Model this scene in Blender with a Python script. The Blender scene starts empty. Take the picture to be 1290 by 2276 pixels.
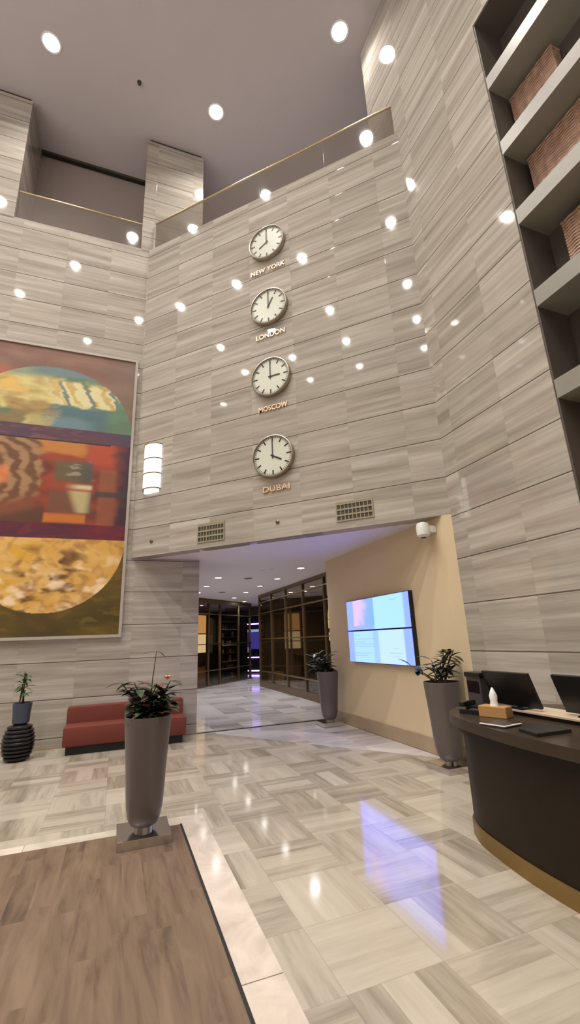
import bpy, bmesh, math, random
from mathutils import Vector, Matrix, noise
S = math.sqrt(.5)
PI = math.pi
random.seed(7)
scn = bpy.context.scene
col = scn.collection

# ---------------------------------------------------------------- helpers
def tag(o, label=None, cat=None, group=None, kind=None):
    if label: o['label'] = label
    if cat: o['category'] = cat
    if group: o['group'] = group
    if kind: o['kind'] = kind
    return o

def empty(name, loc=(0, 0, 0), rz=0, label=None, cat=None, group=None):
    o = bpy.data.objects.new(name, None)
    col.objects.link(o)
    o.location = loc
    o.rotation_euler = (0, 0, rz)
    o.empty_display_size = .1
    return tag(o, label, cat, group)

class MB:
    def __init__(s):
        s.bm = bmesh.new()
    def box(s, x0, x1, y0, y1, z0, z1, bevel=0, M=None):
        v = [s.bm.verts.new(p) for p in [(x0,y0,z0),(x1,y0,z0),(x1,y1,z0),(x0,y1,z0),(x0,y0,z1),(x1,y0,z1),(x1,y1,z1),(x0,y1,z1)]]
        fs = [s.bm.faces.new([v[i] for i in q]) for q in [(3,2,1,0),(4,5,6,7),(0,1,5,4),(1,2,6,5),(2,3,7,6),(3,0,4,7)]]
        if bevel:
            es = list({e for f in fs for e in f.edges})
            r = bmesh.ops.bevel(s.bm, geom=es, offset=bevel, segments=2, affect='EDGES', profile=.6)
            v = list({w for f in r['faces'] for w in f.verts} | {w for w in v if w.is_valid})
        if M is not None:
            bmesh.ops.transform(s.bm, matrix=M, verts=v)
        return s
    def prism(s, pts, z0, z1):
        b = [s.bm.verts.new((p[0], p[1], z0)) for p in pts]
        t = [s.bm.verts.new((p[0], p[1], z1)) for p in pts]
        n = len(pts)
        s.bm.faces.new(b[::-1]); s.bm.faces.new(t)
        for i in range(n):
            s.bm.faces.new([b[i], b[(i+1) % n], t[(i+1) % n], t[i]])
        return s
    def lathe(s, prof, n=32, c=(0, 0), cap=True, M=None):
        rings = []
        for r, z in prof:
            rings.append([s.bm.verts.new((c[0]+r*math.cos(2*PI*i/n), c[1]+r*math.sin(2*PI*i/n), z)) for i in range(n)])
        for a, b in zip(rings, rings[1:]):
            for i in range(n):
                s.bm.faces.new([a[i], a[(i+1) % n], b[(i+1) % n], b[i]])
        if cap:
            s.bm.faces.new(rings[0][::-1]); s.bm.faces.new(rings[-1])
        if M is not None:
            bmesh.ops.transform(s.bm, matrix=M, verts=[v for r in rings for v in r])
        return s
    def tube(s, pts, r, n=8):
        pts = [Vector(p) for p in pts]
        rr = r if isinstance(r, (list, tuple)) else [r]*len(pts)
        rings = []
        for i, p in enumerate(pts):
            d = (pts[min(i+1, len(pts)-1)]-pts[max(i-1, 0)]).normalized()
            a = d.orthogonal().normalized(); b = d.cross(a)
            if rings:
                a = (pa - d*pa.dot(d)).normalized(); b = d.cross(a)
            pa = a
            rings.append([s.bm.verts.new(p+(a*math.cos(2*PI*k/n)+b*math.sin(2*PI*k/n))*rr[i]) for k in range(n)])
        for a_, b_ in zip(rings, rings[1:]):
            for k in range(n):
                s.bm.faces.new([a_[k], a_[(k+1) % n], b_[(k+1) % n], b_[k]])
        s.bm.faces.new(rings[0][::-1]); s.bm.faces.new(rings[-1])
        return s
    def leaf(s, base, d, L, W, droop=.3, up=Vector((0, 0, 1)), fold=.12):
        base = Vector(base); d = Vector(d).normalized()
        side = d.cross(up)
        if side.length < .05: side = Vector((1, 0, 0))
        side.normalize(); nrm = side.cross(d).normalized()
        prof = [(0, .04), (.15, .55), (.35, .95), (.55, 1), (.75, .72), (.9, .35), (1, .02)]
        rows = []
        p = base.copy(); dd = d.copy(); last = 0
        for t, w in prof:
            dd2 = (d + Vector((0, 0, -1))*droop*t*1.6).normalized()
            p = p + dd2*(t-last)*L; last = t
            n2 = side.cross(dd2).normalized()
            rows.append([s.bm.verts.new(p - side*w*W/2 + n2*fold*W*w), s.bm.verts.new(p), s.bm.verts.new(p + side*w*W/2 + n2*fold*W*w)])
        for a, b in zip(rows, rows[1:]):
            s.bm.faces.new([a[0], a[1], b[1], b[0]]); s.bm.faces.new([a[1], a[2], b[2], b[1]])
        return s
    def build(s, name, mat, parent=None, smooth=False, loc=None, thick=0):
        me = bpy.data.meshes.new(name)
        bmesh.ops.recalc_face_normals(s.bm, faces=s.bm.faces) if not thick else None
        s.bm.to_mesh(me); s.bm.free()
        if smooth:
            for p in me.polygons: p.use_smooth = True
            try: me.set_sharp_from_angle(angle=math.radians(40))
            except Exception: pass
        me.materials.append(mat)
        o = bpy.data.objects.new(name, me)
        col.objects.link(o)
        if parent: o.parent = parent
        if loc: o.location = loc
        if thick:
            m = o.modifiers.new('thickness', 'SOLIDIFY'); m.thickness = thick
        return o

def struct(name, mb, mat, parent=None, smooth=False):
    o = mb.build(name, mat, parent, smooth)
    if parent is None: o['kind'] = 'structure'
    return o

def copy_tree(o, parent=None):
    c = o.copy(); col.objects.link(c)
    if parent: c.parent = parent
    for ch in list(o.children): copy_tree(ch, c)
    return c

# ---------------------------------------------------------------- materials
class NT:
    def __init__(s, name):
        s.m = bpy.data.materials.new(name); s.m.use_nodes = True
        s.t = s.m.node_tree; s.b = s.t.nodes['Principled BSDF']
        s.out = s.t.nodes['Material Output']
    def n(s, typ, **kw):
        d = s.t.nodes.new(typ)
        for k, v in kw.items():
            setattr(d, k, v)
        return d
    def l(s, a, b): s.t.links.new(a, b)
    def math(s, op, a, b=None, c=None, clamp=False):
        d = s.n('ShaderNodeMath', operation=op); d.use_clamp = clamp
        for i, v in enumerate([a, b, c]):
            if v is None: continue
            if isinstance(v, (int, float)): d.inputs[i].default_value = v
            else: s.l(v, d.inputs[i])
        return d.outputs[0]
    def dot(s, vec, d3):
        d = s.n('ShaderNodeVectorMath', operation='DOT_PRODUCT'); s.l(vec, d.inputs[0]); d.inputs[1].default_value = d3
        return d.outputs['Value']
    def xyz(s, x, y, z):
        d = s.n('ShaderNodeCombineXYZ')
        for i, v in enumerate([x, y, z]):
            if isinstance(v, (int, float)): d.inputs[i].default_value = v
            else: s.l(v, d.inputs[i])
        return d.outputs[0]
    def pos(s): return s.n('ShaderNodeNewGeometry').outputs['Position']
    def noise(s, vec, scale, detail=3, rough=.5, dist=0):
        d = s.n('ShaderNodeTexNoise'); s.l(vec, d.inputs['Vector'])
        d.inputs['Scale'].default_value = scale; d.inputs['Detail'].default_value = detail
        d.inputs['Roughness'].default_value = rough; d.inputs['Distortion'].default_value = dist
        return d.outputs['Fac']
    def white(s, vec):
        d = s.n('ShaderNodeTexWhiteNoise', noise_dimensions='3D'); s.l(vec, d.inputs['Vector']); return d.outputs['Value']
    def ramp(s, fac, stops):
        d = s.n('ShaderNodeValToRGB'); e = d.color_ramp.elements
        while len(e) < len(stops): e.new(.5)
        for i, (p, c) in enumerate(stops):
            e[i].position = p; e[i].color = (*c, 1)
        s.l(fac, d.inputs[0]); return d.outputs[0]
    def mix(s, f, a, b, mode='MIX'):
        d = s.n('ShaderNodeMix', data_type='RGBA', blend_type=mode)
        if isinstance(f, (int, float)): d.inputs[0].default_value = f
        else: s.l(f, d.inputs[0])
        for i, v in ((6, a), (7, b)):
            if isinstance(v, tuple): d.inputs[i].default_value = (*v, 1)
            else: s.l(v, d.inputs[i])
        return d.outputs[2]
    def color(s, c):
        if isinstance(c, tuple): s.b.inputs['Base Color'].default_value = (*c, 1)
        else: s.l(c, s.b.inputs['Base Color'])
    def rough(s, r):
        if isinstance(r, (int, float)): s.b.inputs['Roughness'].default_value = r
        else: s.l(r, s.b.inputs['Roughness'])
    def bump(s, h, strength=.3, dist=.01):
        d = s.n('ShaderNodeBump'); s.l(h, d.inputs['Height']); d.inputs['Strength'].default_value = strength
        d.inputs['Distance'].default_value = dist; s.l(d.outputs[0], s.b.inputs['Normal'])

def hexlin(r, g, b):
    f = lambda c: ((c/255+.055)/1.055)**2.4 if c/255 > .04045 else c/255/12.92
    return (f(r), f(g), f(b))

def plain(name, c, rough=.5, metal=0, nscale=30, var=.06, spec=None, bump=0):
    t = NT(name)
    tc = t.n('ShaderNodeTexCoord').outputs['Object']
    f = t.noise(tc, nscale, 3)
    lo = tuple(x*(1-var) for x in c); hi = tuple(min(1, x*(1+var)) for x in c)
    t.color(t.mix(f, lo, hi)); t.rough(rough); t.b.inputs['Metallic'].default_value = metal
    if spec is not None: t.b.inputs['Specular IOR Level'].default_value = spec
    if bump: t.bump(f, bump, .005)
    return t.m

def emis(name, c, s):
    t = NT(name); t.color((0, 0, 0)); t.b.inputs['Emission Color'].default_value = (*c, 1)
    t.b.inputs['Emission Strength'].default_value = s; return t.m

ROW, R0 = .598, .155
def stone(name, d, ph):
    t = NT(name); P = t.pos()
    u = t.dot(P, d); z = t.dot(P, (0, 0, 1))
    rz = t.math('DIVIDE', t.math('SUBTRACT', z, R0), ROW)
    row = t.math('FLOOR', rz); fz = t.math('FRACT', rz)
    ru = t.math('DIVIDE', t.math('SUBTRACT', u, ph), .89)
    cl = t.math('FLOOR', ru); fu = t.math('FRACT', ru)
    rw_ = t.math('ADD', t.math('MULTIPLY', row, 1.37), 11.5); cw_ = t.math('ADD', t.math('MULTIPLY', cl, 2.11), 25.3)
    rnd = t.white(t.xyz(rw_, cw_, 3.3)); rnd2 = t.white(t.xyz(cw_, rw_, 9.1))
    v = t.xyz(t.math('MULTIPLY', u, .30), t.math('MULTIPLY', rnd, 37.), t.math('MULTIPLY', z, 6.5))
    n1 = t.noise(v, 1.3, 5, .62, .12)
    v2 = t.xyz(t.math('MULTIPLY', u, .8), t.math('MULTIPLY', rnd2, 23.), t.math('MULTIPLY', z, 30.))
    n2 = t.noise(v2, 1.2, 3, .6)
    f = t.math('ADD', t.math('MULTIPLY', n1, .80), t.math('MULTIPLY', n2, .20))
    c = t.ramp(f, [(.30, (.25, .215, .18)), (.44, (.345, .307, .264)), (.56, (.42, .383, .335)), (.70, (.53, .495, .44))])
    tone = t.math('ADD', t.math('MULTIPLY', rnd2, .14), .92)
    c = t.mix(1., c, t.xyz(tone, tone, tone), 'MULTIPLY')
    # narrow joint between courses
    g = t.math('LESS_THAN', fz, .025)
    g2 = t.math('LESS_THAN', fu, .0025)
    gm = t.math('MAXIMUM', g, t.math('MULTIPLY', g2, .15))
    hl = t.math('MULTIPLY', t.math('GREATER_THAN', fz, .985), .2)
    c = t.mix(hl, c, (.75, .7, .62))
    c = t.mix(t.math('MULTIPLY', gm, .9), c, (.07, .055, .045))
    t.color(c)
    t.rough(t.math('ADD', t.math('MULTIPLY', n1, .04), .02))
    t.b.inputs['Specular IOR Level'].default_value = .55
    t.bump(t.math('MULTIPLY', gm, -1), .5, .006)
    return t.m

def floor_mat():
    t = NT('polished basketweave marble'); P = t.pos()
    a = t.dot(P, (S, S, 0)); b = t.math('SUBTRACT', t.dot(P, (-S, S, 0)), .16)
    ca = t.math('DIVIDE', a, .55); cb = t.math('DIVIDE', b, .55)
    ia = t.math('FLOOR', ca); ib = t.math('FLOOR', cb)
    par = t.math('ABSOLUTE', t.math('MODULO', t.math('ADD', ia, ib), 2.0))
    par = t.math('GREATER_THAN', par, .5)
    # along / across coordinates
    mixf = lambda f, x, y: t.math('ADD', t.math('MULTIPLY', x, t.math('SUBTRACT', 1., f)), t.math('MULTIPLY', y, f))
    al = mixf(par, a, b); ac = mixf(par, b, a)
    fac = mixf(par, t.math('FRACT', cb), t.math('FRACT', ca))
    rnd = t.white(t.xyz(ia, ib, 1.7))
    pk = t.math('FLOOR', t.math('MULTIPLY', fac, 3.0))
    rp = t.white(t.xyz(t.math('ADD', ia, t.math('MULTIPLY', pk, 17.)), ib, 5.))
    v = t.xyz(t.math('MULTIPLY', al, .8), t.math('MULTIPLY', rnd, 40.), t.math('MULTIPLY', ac, 7.))
    n1 = t.noise(v, 1.4, 4, .6, .2)
    v2 = t.xyz(t.math('MULTIPLY', al, 2.), t.math('MULTIPLY', rp, 40.), t.math('MULTIPLY', ac, 30.))
    n2 = t.noise(v2, 1.2, 3, .6)
    f = t.math('ADD', t.math('ADD', t.math('MULTIPLY', n1, .55), t.math('MULTIPLY', n2, .18)), t.math('MULTIPLY', rp, .27))
    c = t.ramp(f, [(.24, (.17, .145, .108)), (.38, (.28, .243, .188)), (.5, (.385, .34, .27)), (.72, (.475, .43, .35))])
    big = t.noise(P, .35, 2)
    c = t.mix(t.math('MULTIPLY', big, .12), c, (.42, .33, .29))
    edge = t.math('MAXIMUM', t.math('LESS_THAN', t.math('FRACT', ca), .006), t.math('LESS_THAN', t.math('FRACT', cb), .006))
    c = t.mix(t.math('MULTIPLY', edge, .5), c, (.2, .17, .14))
    t.color(c); t.rough(t.math('ADD', t.math('MULTIPLY', n1, .05), .06))
    t.b.inputs['Specular IOR Level'].default_value = .6
    return t.m

def corridor_floor_mat():
    t = NT('pale polished corridor marble'); P = t.pos()
    a = t.dot(P, (S, S, 0)); b = t.dot(P, (-S, S, 0))
    ia = t.math('FLOOR', t.math('DIVIDE', a, .6)); ib = t.math('FLOOR', t.math('DIVIDE', b, .6))
    r = t.white(t.xyz(ia, ib, 2.))
    n1 = t.noise(t.xyz(t.math('MULTIPLY', a, .5), t.math('MULTIPLY', b, 3.), r), 1.5, 4)
    f = t.math('ADD', t.math('MULTIPLY', n1, .7), t.math('MULTIPLY', r, .3))
    t.color(t.ramp(f, [(.3, (.36, .33, .31)), (.6, (.62, .58, .55))])); t.rough(.09)
    t.b.inputs['Specular IOR Level'].default_value = .6
    return t.m

def wood_rug():
    t = NT('brown wood grain matting'); P = t.pos()
    a = t.dot(P, (S, S, 0)); b = t.dot(P, (-S, S, 0))
    pl = t.math('FLOOR', t.math('DIVIDE', a, .14))
    r = t.white(t.xyz(pl, 0, 4.))
    seg = t.math('FLOOR', t.math('ADD', t.math('DIVIDE', b, .9), t.math('MULTIPLY', r, 5.)))
    r2 = t.white(t.xyz(pl, seg, 1.))
    n1 = t.noise(t.xyz(t.math('MULTIPLY', a, 9.), t.math('MULTIPLY', b, 1.1), t.math('MULTIPLY', r2, 30.)), 1.3, 4, .6, .6)
    f = t.math('ADD', t.math('MULTIPLY', n1, .9), t.math('MULTIPLY', r2, .1))
    c = t.ramp(f, [(.28, (.062, .036, .022)), (.45, (.125, .079, .050)), (.7, (.175, .118, .075))])
    t.color(c); t.rough(.62)
    t.bump(t.noise(P, 300, 2), .15, .003)
    return t.m

def vein_marble(name, c0, c1):
    t = NT(name); P = t.pos()
    n1 = t.noise(P, 2.2, 6, .6, 1.2)
    t.color(t.ramp(n1, [(.35, c0), (.6, c1)])); t.rough(.1); t.b.inputs['Specular IOR Level'].default_value = .6
    return t.m

def glass(name, tint=(.92, .95, .93), refl=.12):
    t = NT(name)
    tr = t.n('ShaderNodeBsdfTransparent'); tr.inputs[0].default_value = (*tint, 1)
    gl = t.n('ShaderNodeBsdfGlossy'); gl.inputs['Roughness'].default_value = .03
    lw = t.n('ShaderNodeLayerWeight'); lw.inputs[0].default_value = .5
    f = t.math('ADD', t.math('MULTIPLY', t.math('POWER', lw.outputs['Facing'], 4.0), .9), refl, clamp=True)
    mx = t.n('ShaderNodeMixShader'); t.l(f, mx.inputs[0]); t.l(tr.outputs[0], mx.inputs[1]); t.l(gl.outputs[0], mx.inputs[2])
    t.l(mx.outputs[0], t.out.inputs[0])
    return t.m

M_C = stone('travertine cladding across', (1, 0, 0), -3.545)
M_L = stone('travertine cladding left', (S, S, 0), -.64)
M_R = stone('travertine cladding right', (S, -S, 0), -3.69)
M_floor = floor_mat(); M_cfloor = corridor_floor_mat()
M_ceil = plain('grey painted plaster', hexlin(181, 174, 175), .8, nscale=2, var=.03)
M_soffit = plain('white painted soffit', hexlin(214, 208, 212), .6, nscale=2, var=.02)
M_beige = plain('beige wall paint', hexlin(212, 193, 160), .55, nscale=3, var=.03)
M_brown = plain('taupe paint', hexlin(158, 146, 142), .7, nscale=2, var=.04)
M_dark = plain('dark interior paint', (.10, .072, .048), .6, nscale=3, var=.2)
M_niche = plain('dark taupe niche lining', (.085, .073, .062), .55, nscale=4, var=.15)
M_conc = plain('grey stone shelf', hexlin(140, 137, 128), .35, nscale=5, var=.08)
M_white = plain('white plastic', (.75, .75, .72), .35, nscale=20, var=.02)
M_black = plain('black plastic', (.006, .006, .007), .35, nscale=20, var=.1)
M_blackm = plain('black matt plinth', (.01, .009, .008), .6, nscale=20, var=.1)
M_chrome = plain('polished chrome', (.62, .6, .58), .12, 1, nscale=8, var=.05)
M_brass = plain('brushed brass', (.46, .36, .22), .3, 1, nscale=40, var=.1)
M_bronze = plain('bronze frame', (.20, .135, .075), .35, .8, nscale=40, var=.1)
M_copper = plain('copper lettering', (1.0, .74, .54), .28, .75, nscale=40, var=.04)
M_steel = plain('brushed nickel rim', (.42, .37, .30), .3, .9, nscale=30, var=.06)
M_dial = plain('pale clock dial', hexlin(226, 229, 215), .25, nscale=10, var=.01)
M_ink = plain('black printed ink', (.02, .02, .02), .4, nscale=10, var=.05)
M_pot = plain('warm grey planter glaze', (.112, .092, .090), .32, nscale=20, var=.05)
M_potblue = plain('slate blue pot', (.045, .055, .085), .35, nscale=20, var=.06)
M_vase = plain('black ribbed glaze', (.012, .011, .012), .18, nscale=20, var=.1)
M_soil = plain('dark potting soil', (.02, .014, .01), .9, nscale=60, var=.4, bump=.6)
M_sofa = plain('rust red upholstery', (.135, .024, .013), .75, nscale=120, var=.12, bump=.2)
M_desk = plain('dark brown veneer', (.015, .0088, .0048), .5, nscale=6, var=.25, spec=.25)
M_desktop = plain('dark brown worktop', (.040, .027, .018), .3, nscale=6, var=.2, spec=.35)
M_gold = plain('antique gold kick plate', (.27, .175, .06), .45, .6, nscale=10, var=.1)
M_glass = glass('clear balustrade glass', (.88, .85, .80), .34)
M_shopglass = glass('shopfront glass', (.80, .77, .70), .10)
M_frame = plain('pale grey picture frame', hexlin(168, 160, 150), .4, nscale=10, var=.05)
M_vent = plain('olive grey metal', hexlin(150, 143, 120), .45, .1, nscale=10, var=.05)
M_ventd = plain('shadowed duct metal', (.05, .046, .034), .6, nscale=10, var=.1)
M_paper = plain('white paper', (.8, .79, .77), .6, nscale=10, var=.02)
M_tray = plain('tan leather', (.42, .23, .09), .5, nscale=50, var=.12)
M_riser = plain('pale oak board', hexlin(190, 170, 145), .5, nscale=10, var=.05)
M_greybox = plain('charcoal device shell', (.05, .045, .045), .4, nscale=20, var=.08)
M_screenoff = plain('switched off screen', (.004, .004, .005), .12, nscale=10, var=.1)
M_marble = vein_marble('cream white marble', (.47, .40, .34), (.62, .54, .47))
M_marble2 = vein_marble('grey white marble', (.40, .36, .30), (.55, .50, .43))
M_threshold = plain('dark bronze threshold', (.03, .025, .02), .4, nscale=10, var=.1)
M_skirt = plain('stone skirting', hexlin(165, 145, 120), .25, nscale=6, var=.1)

def leafmat(name, c1, c2):
    t = NT(name); f = t.noise(t.n('ShaderNodeTexCoord').outputs['Object'], 14, 3)
    t.color(t.ramp(f, [(.35, c1), (.65, c2)])); t.rough(.35); return t.m
M_leaf = leafmat('dark rubber plant leaf', (.012, .028, .012), (.055, .085, .045))
M_leafr = leafmat('reddish brown leaf', (.05, .02, .015), (.16, .07, .055))
M_leafg = leafmat('fresh green leaf', (.03, .10, .02), (.10, .20, .06))
M_stem = plain('brown woody stem', (.06, .04, .02), .7, nscale=30, var=.2)
M_flower = plain('salmon pink petals', (.75, .25, .2), .5, nscale=30, var=.1)

M_disc = emis('downlight lens', (1, .965, .91), 26)
M_cdisc = emis('small downlight lens', (1, .96, .93), 22)
M_sconce = emis('lit opal glass', (1, .985, .95), 2.6)
M_violet = emis('violet light tube', (.42, .25, 1), 9)
M_blue = emis('blue lit panel', (.09, .07, .45), .5)
M_orange = emis('amber lit panel', (1, .52, .20), 1.1)
M_cream = emis('cream lit lampshade', (1, .74, .42), 1.5)
M_cyan = emis('blue white screen', (.5, .8, 1), 1.2)
M_bluew = emis('pale blue screen', (.45, .55, .95), .6)

# ---------------------------------------------------------------- geometry constants
KX, KY = -6.24, 6.459          # corner left wall / front wall
QX, QY = -.387, 6.459          # corner front wall / right wall
CE, SO, TOP, RAIL = 14.15, 3.195, 10.545, 11.345
L = lambda u, d=0: (KX - S*u + S*d, KY - S*u - S*d)   # u metres left from corner K, d metres into the room
Rw = lambda u, d=0: (QX + S*u - S*d, QY - S*u - S*d)  # u metres right from corner Q, d metres into the room

# floor
fb = MB(); fb.prism([(-14, -8), (5.2, -8), (5.2, 2.2), Rw(0, -.3), (KX+.8+.4, KY+.8+.2), (-8.5, 5.2), (-14, -.5)], -.2, 0)
struct('floor', fb, M_floor)
thA, thB = (-5.31, 7.39), (-3.43, 9.27)
fb = MB(); fb.prism([(-5.5, 7.0), (-.1, 6.46-.29), (3.5, 9), (3.5, 22.5), (-18, 22.5), (-18, 9), (-9, 6.8)], -.3, -.006)
struct('floor', fb, M_cfloor)
# corridor paving starts at the threshold line
fb = MB(); fb.prism([thA, thB, (-2.6, 10.1), (-7.6, 15.8), (-9.5, 22), (-16, 22), (-12, 14)], -.005, .002)
struct('floor', fb, M_cfloor)
o = MB().prism([(thA[0]+.02, thA[1]-.02), (thB[0]+.02, thB[1]-.02), (thB[0]-.02, thB[1]+.02), (thA[0]-.02, thA[1]+.02)], 0, .006)
struct('trim_1', o, M_threshold)

# ceilings
cb = MB().box(-15, 6, -8.6, 13.2, CE, CE+.3)
struct('ceiling', cb, M_ceil)
cb = MB().prism([(KX+.02, KY+.005), (QX+.25, QY+.005), (3.5, 9), (3.5, 22.5), (-18, 22.5), (-18, 9), (-9.2, 6.6), L(.25, -.3)], SO, SO+.3)
struct('ceiling', cb, M_soffit)

# walls
wb = MB().prism([L(0), L(9.6), L(9.6, -.35), L(.0, -.35)], 0, TOP)
wl = struct('wall_left', wb, M_L)
# pier: the same wall face carried on beneath the soffit to the corridor mouth
wb = MB().prism([L(.002), L(-1.315), L(-1.315, -.45), L(.002, -.45)], 0, SO)
struct('wall_pier', wb, M_L)
wb = MB().prism([(KX-.02, KY), (QX+.02, QY), (QX+.2, QY+.25), (KX-.2, KY+.25)], SO-.001, TOP)
struct('wall_front', wb, M_C)
# right wall : left slab, below niche, above niche, right slab
N0, N1, NZ0, NZ1, ND = 1.848, 5.15, 2.6, 10.05, .5
wb = MB()
wb.prism([Rw(-.0), Rw(N0), Rw(N0, -.8), Rw(.8, -.8), Rw(.28, -.28)], 0, TOP)
wb.prism([Rw(-.80), Rw(N0), Rw(N0, -.8), Rw(-.80, -.8)], TOP, CE)
wb.prism([Rw(N0), Rw(N1), Rw(N1, -.8), Rw(N0, -.8)], 0, NZ0)
wb.prism([Rw(N0), Rw(N1), Rw(N1, -.8), Rw(N0, -.8)], NZ1, CE)
wb.prism([Rw(N1), Rw(7.4), Rw(7.4, -.8), Rw(N1, -.8)], 0, CE)
struct('wall_right', wb, M_R)
# niche lining
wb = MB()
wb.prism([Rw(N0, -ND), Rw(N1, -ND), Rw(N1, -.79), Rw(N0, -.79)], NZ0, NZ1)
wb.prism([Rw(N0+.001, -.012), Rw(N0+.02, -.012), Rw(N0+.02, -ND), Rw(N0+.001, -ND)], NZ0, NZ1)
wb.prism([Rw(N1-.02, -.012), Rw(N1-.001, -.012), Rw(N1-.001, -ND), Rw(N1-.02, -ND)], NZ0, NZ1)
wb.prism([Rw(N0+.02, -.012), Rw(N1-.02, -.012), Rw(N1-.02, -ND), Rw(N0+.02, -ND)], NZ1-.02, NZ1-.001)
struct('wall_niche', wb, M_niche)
# unseen sides behind the camera, same cladding
struct('wall_east', MB().box(4.55, 4.85, -7.9, 1.9, 0, CE), M_L)
struct('wall_south', MB().box(-13.4, 4.85, -8.2, -7.85, 0, CE), M_C)
struct('wall_west', MB().box(-13.35, -13.0, -8.2, -.25, 0, CE), M_R)
# level above: back walls seen over the balustrades
struct('wall_gallery', MB().prism([L(9.6, -1.35), L(-1.6, -1.35), (-5.5, 12.2), (1.5, 12.2), (1.5, 7.3), (1.8, 7.3), (1.8, 12.5), (-5.8, 12.5), L(-1.6, -1.65), L(9.6, -1.65)], TOP-.2, CE), M_brown)
struct('ceiling', MB().prism([L(9.6, -.30), L(-.0, -.3), (KX, KY+.2), (QX+.2, QY+.2), (1.8, 7.3), (1.8, 12.5), (-5.8, 12.5), L(-1.6, -1.6), L(9.6, -1.6)], TOP-.32, TOP-.06), M_soffit)

# stone pillars on the gallery
struct('wall_pillar_centre', MB().prism([L(.18, .0), L(-1.24, .0), L(-1.24, -1.345), L(.18, -1.345)], TOP-.05, CE-.13), M_L)
struct('wall_pillar_left', MB().prism([L(3.9, .0), L(2.78, .0), L(2.78, -1.345), L(3.9, -1.345)], TOP-.05, CE-.13), M_L)
struct('trim_4', MB().prism([L(.13, -.06), L(-1.18, -.06), L(-1.18, -1.34), L(.13, -1.34)], CE-.13, CE), M_ventd)  # inset neck, its dark colour stands for the shadow line under the ceiling
struct('trim_5', MB().prism([L(3.9, -.06), L(2.84, -.06), L(2.84, -1.34), L(3.9, -1.34)], CE-.13, CE), M_ventd)  # left pillar neck, shade of the gap put into its colour
# linear slot diffuser along gallery wall
o = empty('slot_diffuser', (*L(2.78, -1.27), CE-.07), PI/4, 'long black linear air slot where the gallery ceiling meets its back wall', 'air vent')
MB().box(0.01, 2.6, -.055, .055, .0, .069).build('slot_frame', M_ventd, o)
for i in range(3):
    MB().box(0.03, 2.58, -.04+i*.032, -.028+i*.032, -.012, .001).build('slot_blade', M_blackm, o)

# beige corridor wall with the screens
BX, BY = -.515, 6.459
Bw = lambda u, d=0: (BX - S*u - S*d, BY + S*u - S*d)   # u metres away down the corridor, d metres off the wall
wb = MB().prism([Bw(0), Bw(3.90), Bw(3.90, -.9), Bw(0.9, -.9), (QX, QY+.3), (QX, QY)], 0, SO)
struct('wall_corridor', wb, M_beige)
struct('baseboard_corridor', MB().prism([Bw(.02, .0), Bw(.0, .02), Bw(3.92, .02), Bw(3.92, 0)], 0, .20), M_skirt)
struct('baseboard_pier', MB().prism([L(9.5, .012), L(-1.32, .012), L(-1.32, 0), L(9.5, 0)], 0, .03), M_skirt)
# corridor enclosure
struct('wall_passage_left', MB().prism([L(-1.3, -.45), L(-1.3, -.46), (-10.3, 12.55), (-10.3, 12.2), L(.4, -.45)], 0, SO), M_L)
struct('wall_passage_end', MB().box(-18, 3.5, 22.0, 22.4, 0, SO), M_dark)
struct('wall_shop_back', MB().box(-16.2, -16, 12, 22, 0, SO), M_dark)
struct('wall_shop_side', MB().prism([(-3.2+.6, 9.8+.5), (3, 16), (3, 22), (-4, 22), (-5.2, 17.6), (-2.0, 14.4), (-1.6, 11)], 0, SO), M_dark)

# ---------------------------------------------------------------- floor details: rug + marble border
A_ = Vector((S, S, 0)); B_ = Vector((-S, S, 0))
def ab(a, b): v = A_*a + B_*b; return (v.x, v.y)
ra, rb = .644, 4.76
o = MB().prism([ab(ra, rb), ab(-3.4, rb), ab(-3.4, -.6), ab(ra, -.6)], .001, .011).build('floor_mat', wood_rug())
tag(o, 'large brown wood-grain floor mat in the foreground, under the tall grey planter', 'rug')
e = MB()
e.prism([ab(ra, rb), ab(ra+.018, rb+.018), ab(ra+.018, -.6), ab(ra, -.6)], .001, .013)
e.build('mat_edging', M_blackm, o)
bb = MB()
bb.prism([ab(ra+.018, rb+.21), ab(ra+.235, rb+.21), ab(ra+.235, 2.62), ab(ra+.018, 2.62)], .0005, .004)
bb.prism([ab(ra+.018, 2.612), ab(ra+.235, 2.612), ab(ra+.235, .5), ab(ra+.018, .5)], .0005, .004)
bb.prism([ab(.2, rb+.21), ab(ra+.018, rb+.21), ab(ra+.018, rb), ab(.2, rb)], .0005, .004)
bb.prism([ab(-.62, rb+.16), ab(-.62, rb), ab(-3.4, rb), ab(-3.4, rb+.16)], .0005, .004)
struct('trim_2', bb, M_marble)
struct('trim_3', MB().prism([ab(-.615, rb+.16), ab(.195, rb+.16), ab(.195, rb), ab(-.615, rb)], .0005, .004), M_marble2)

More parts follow.
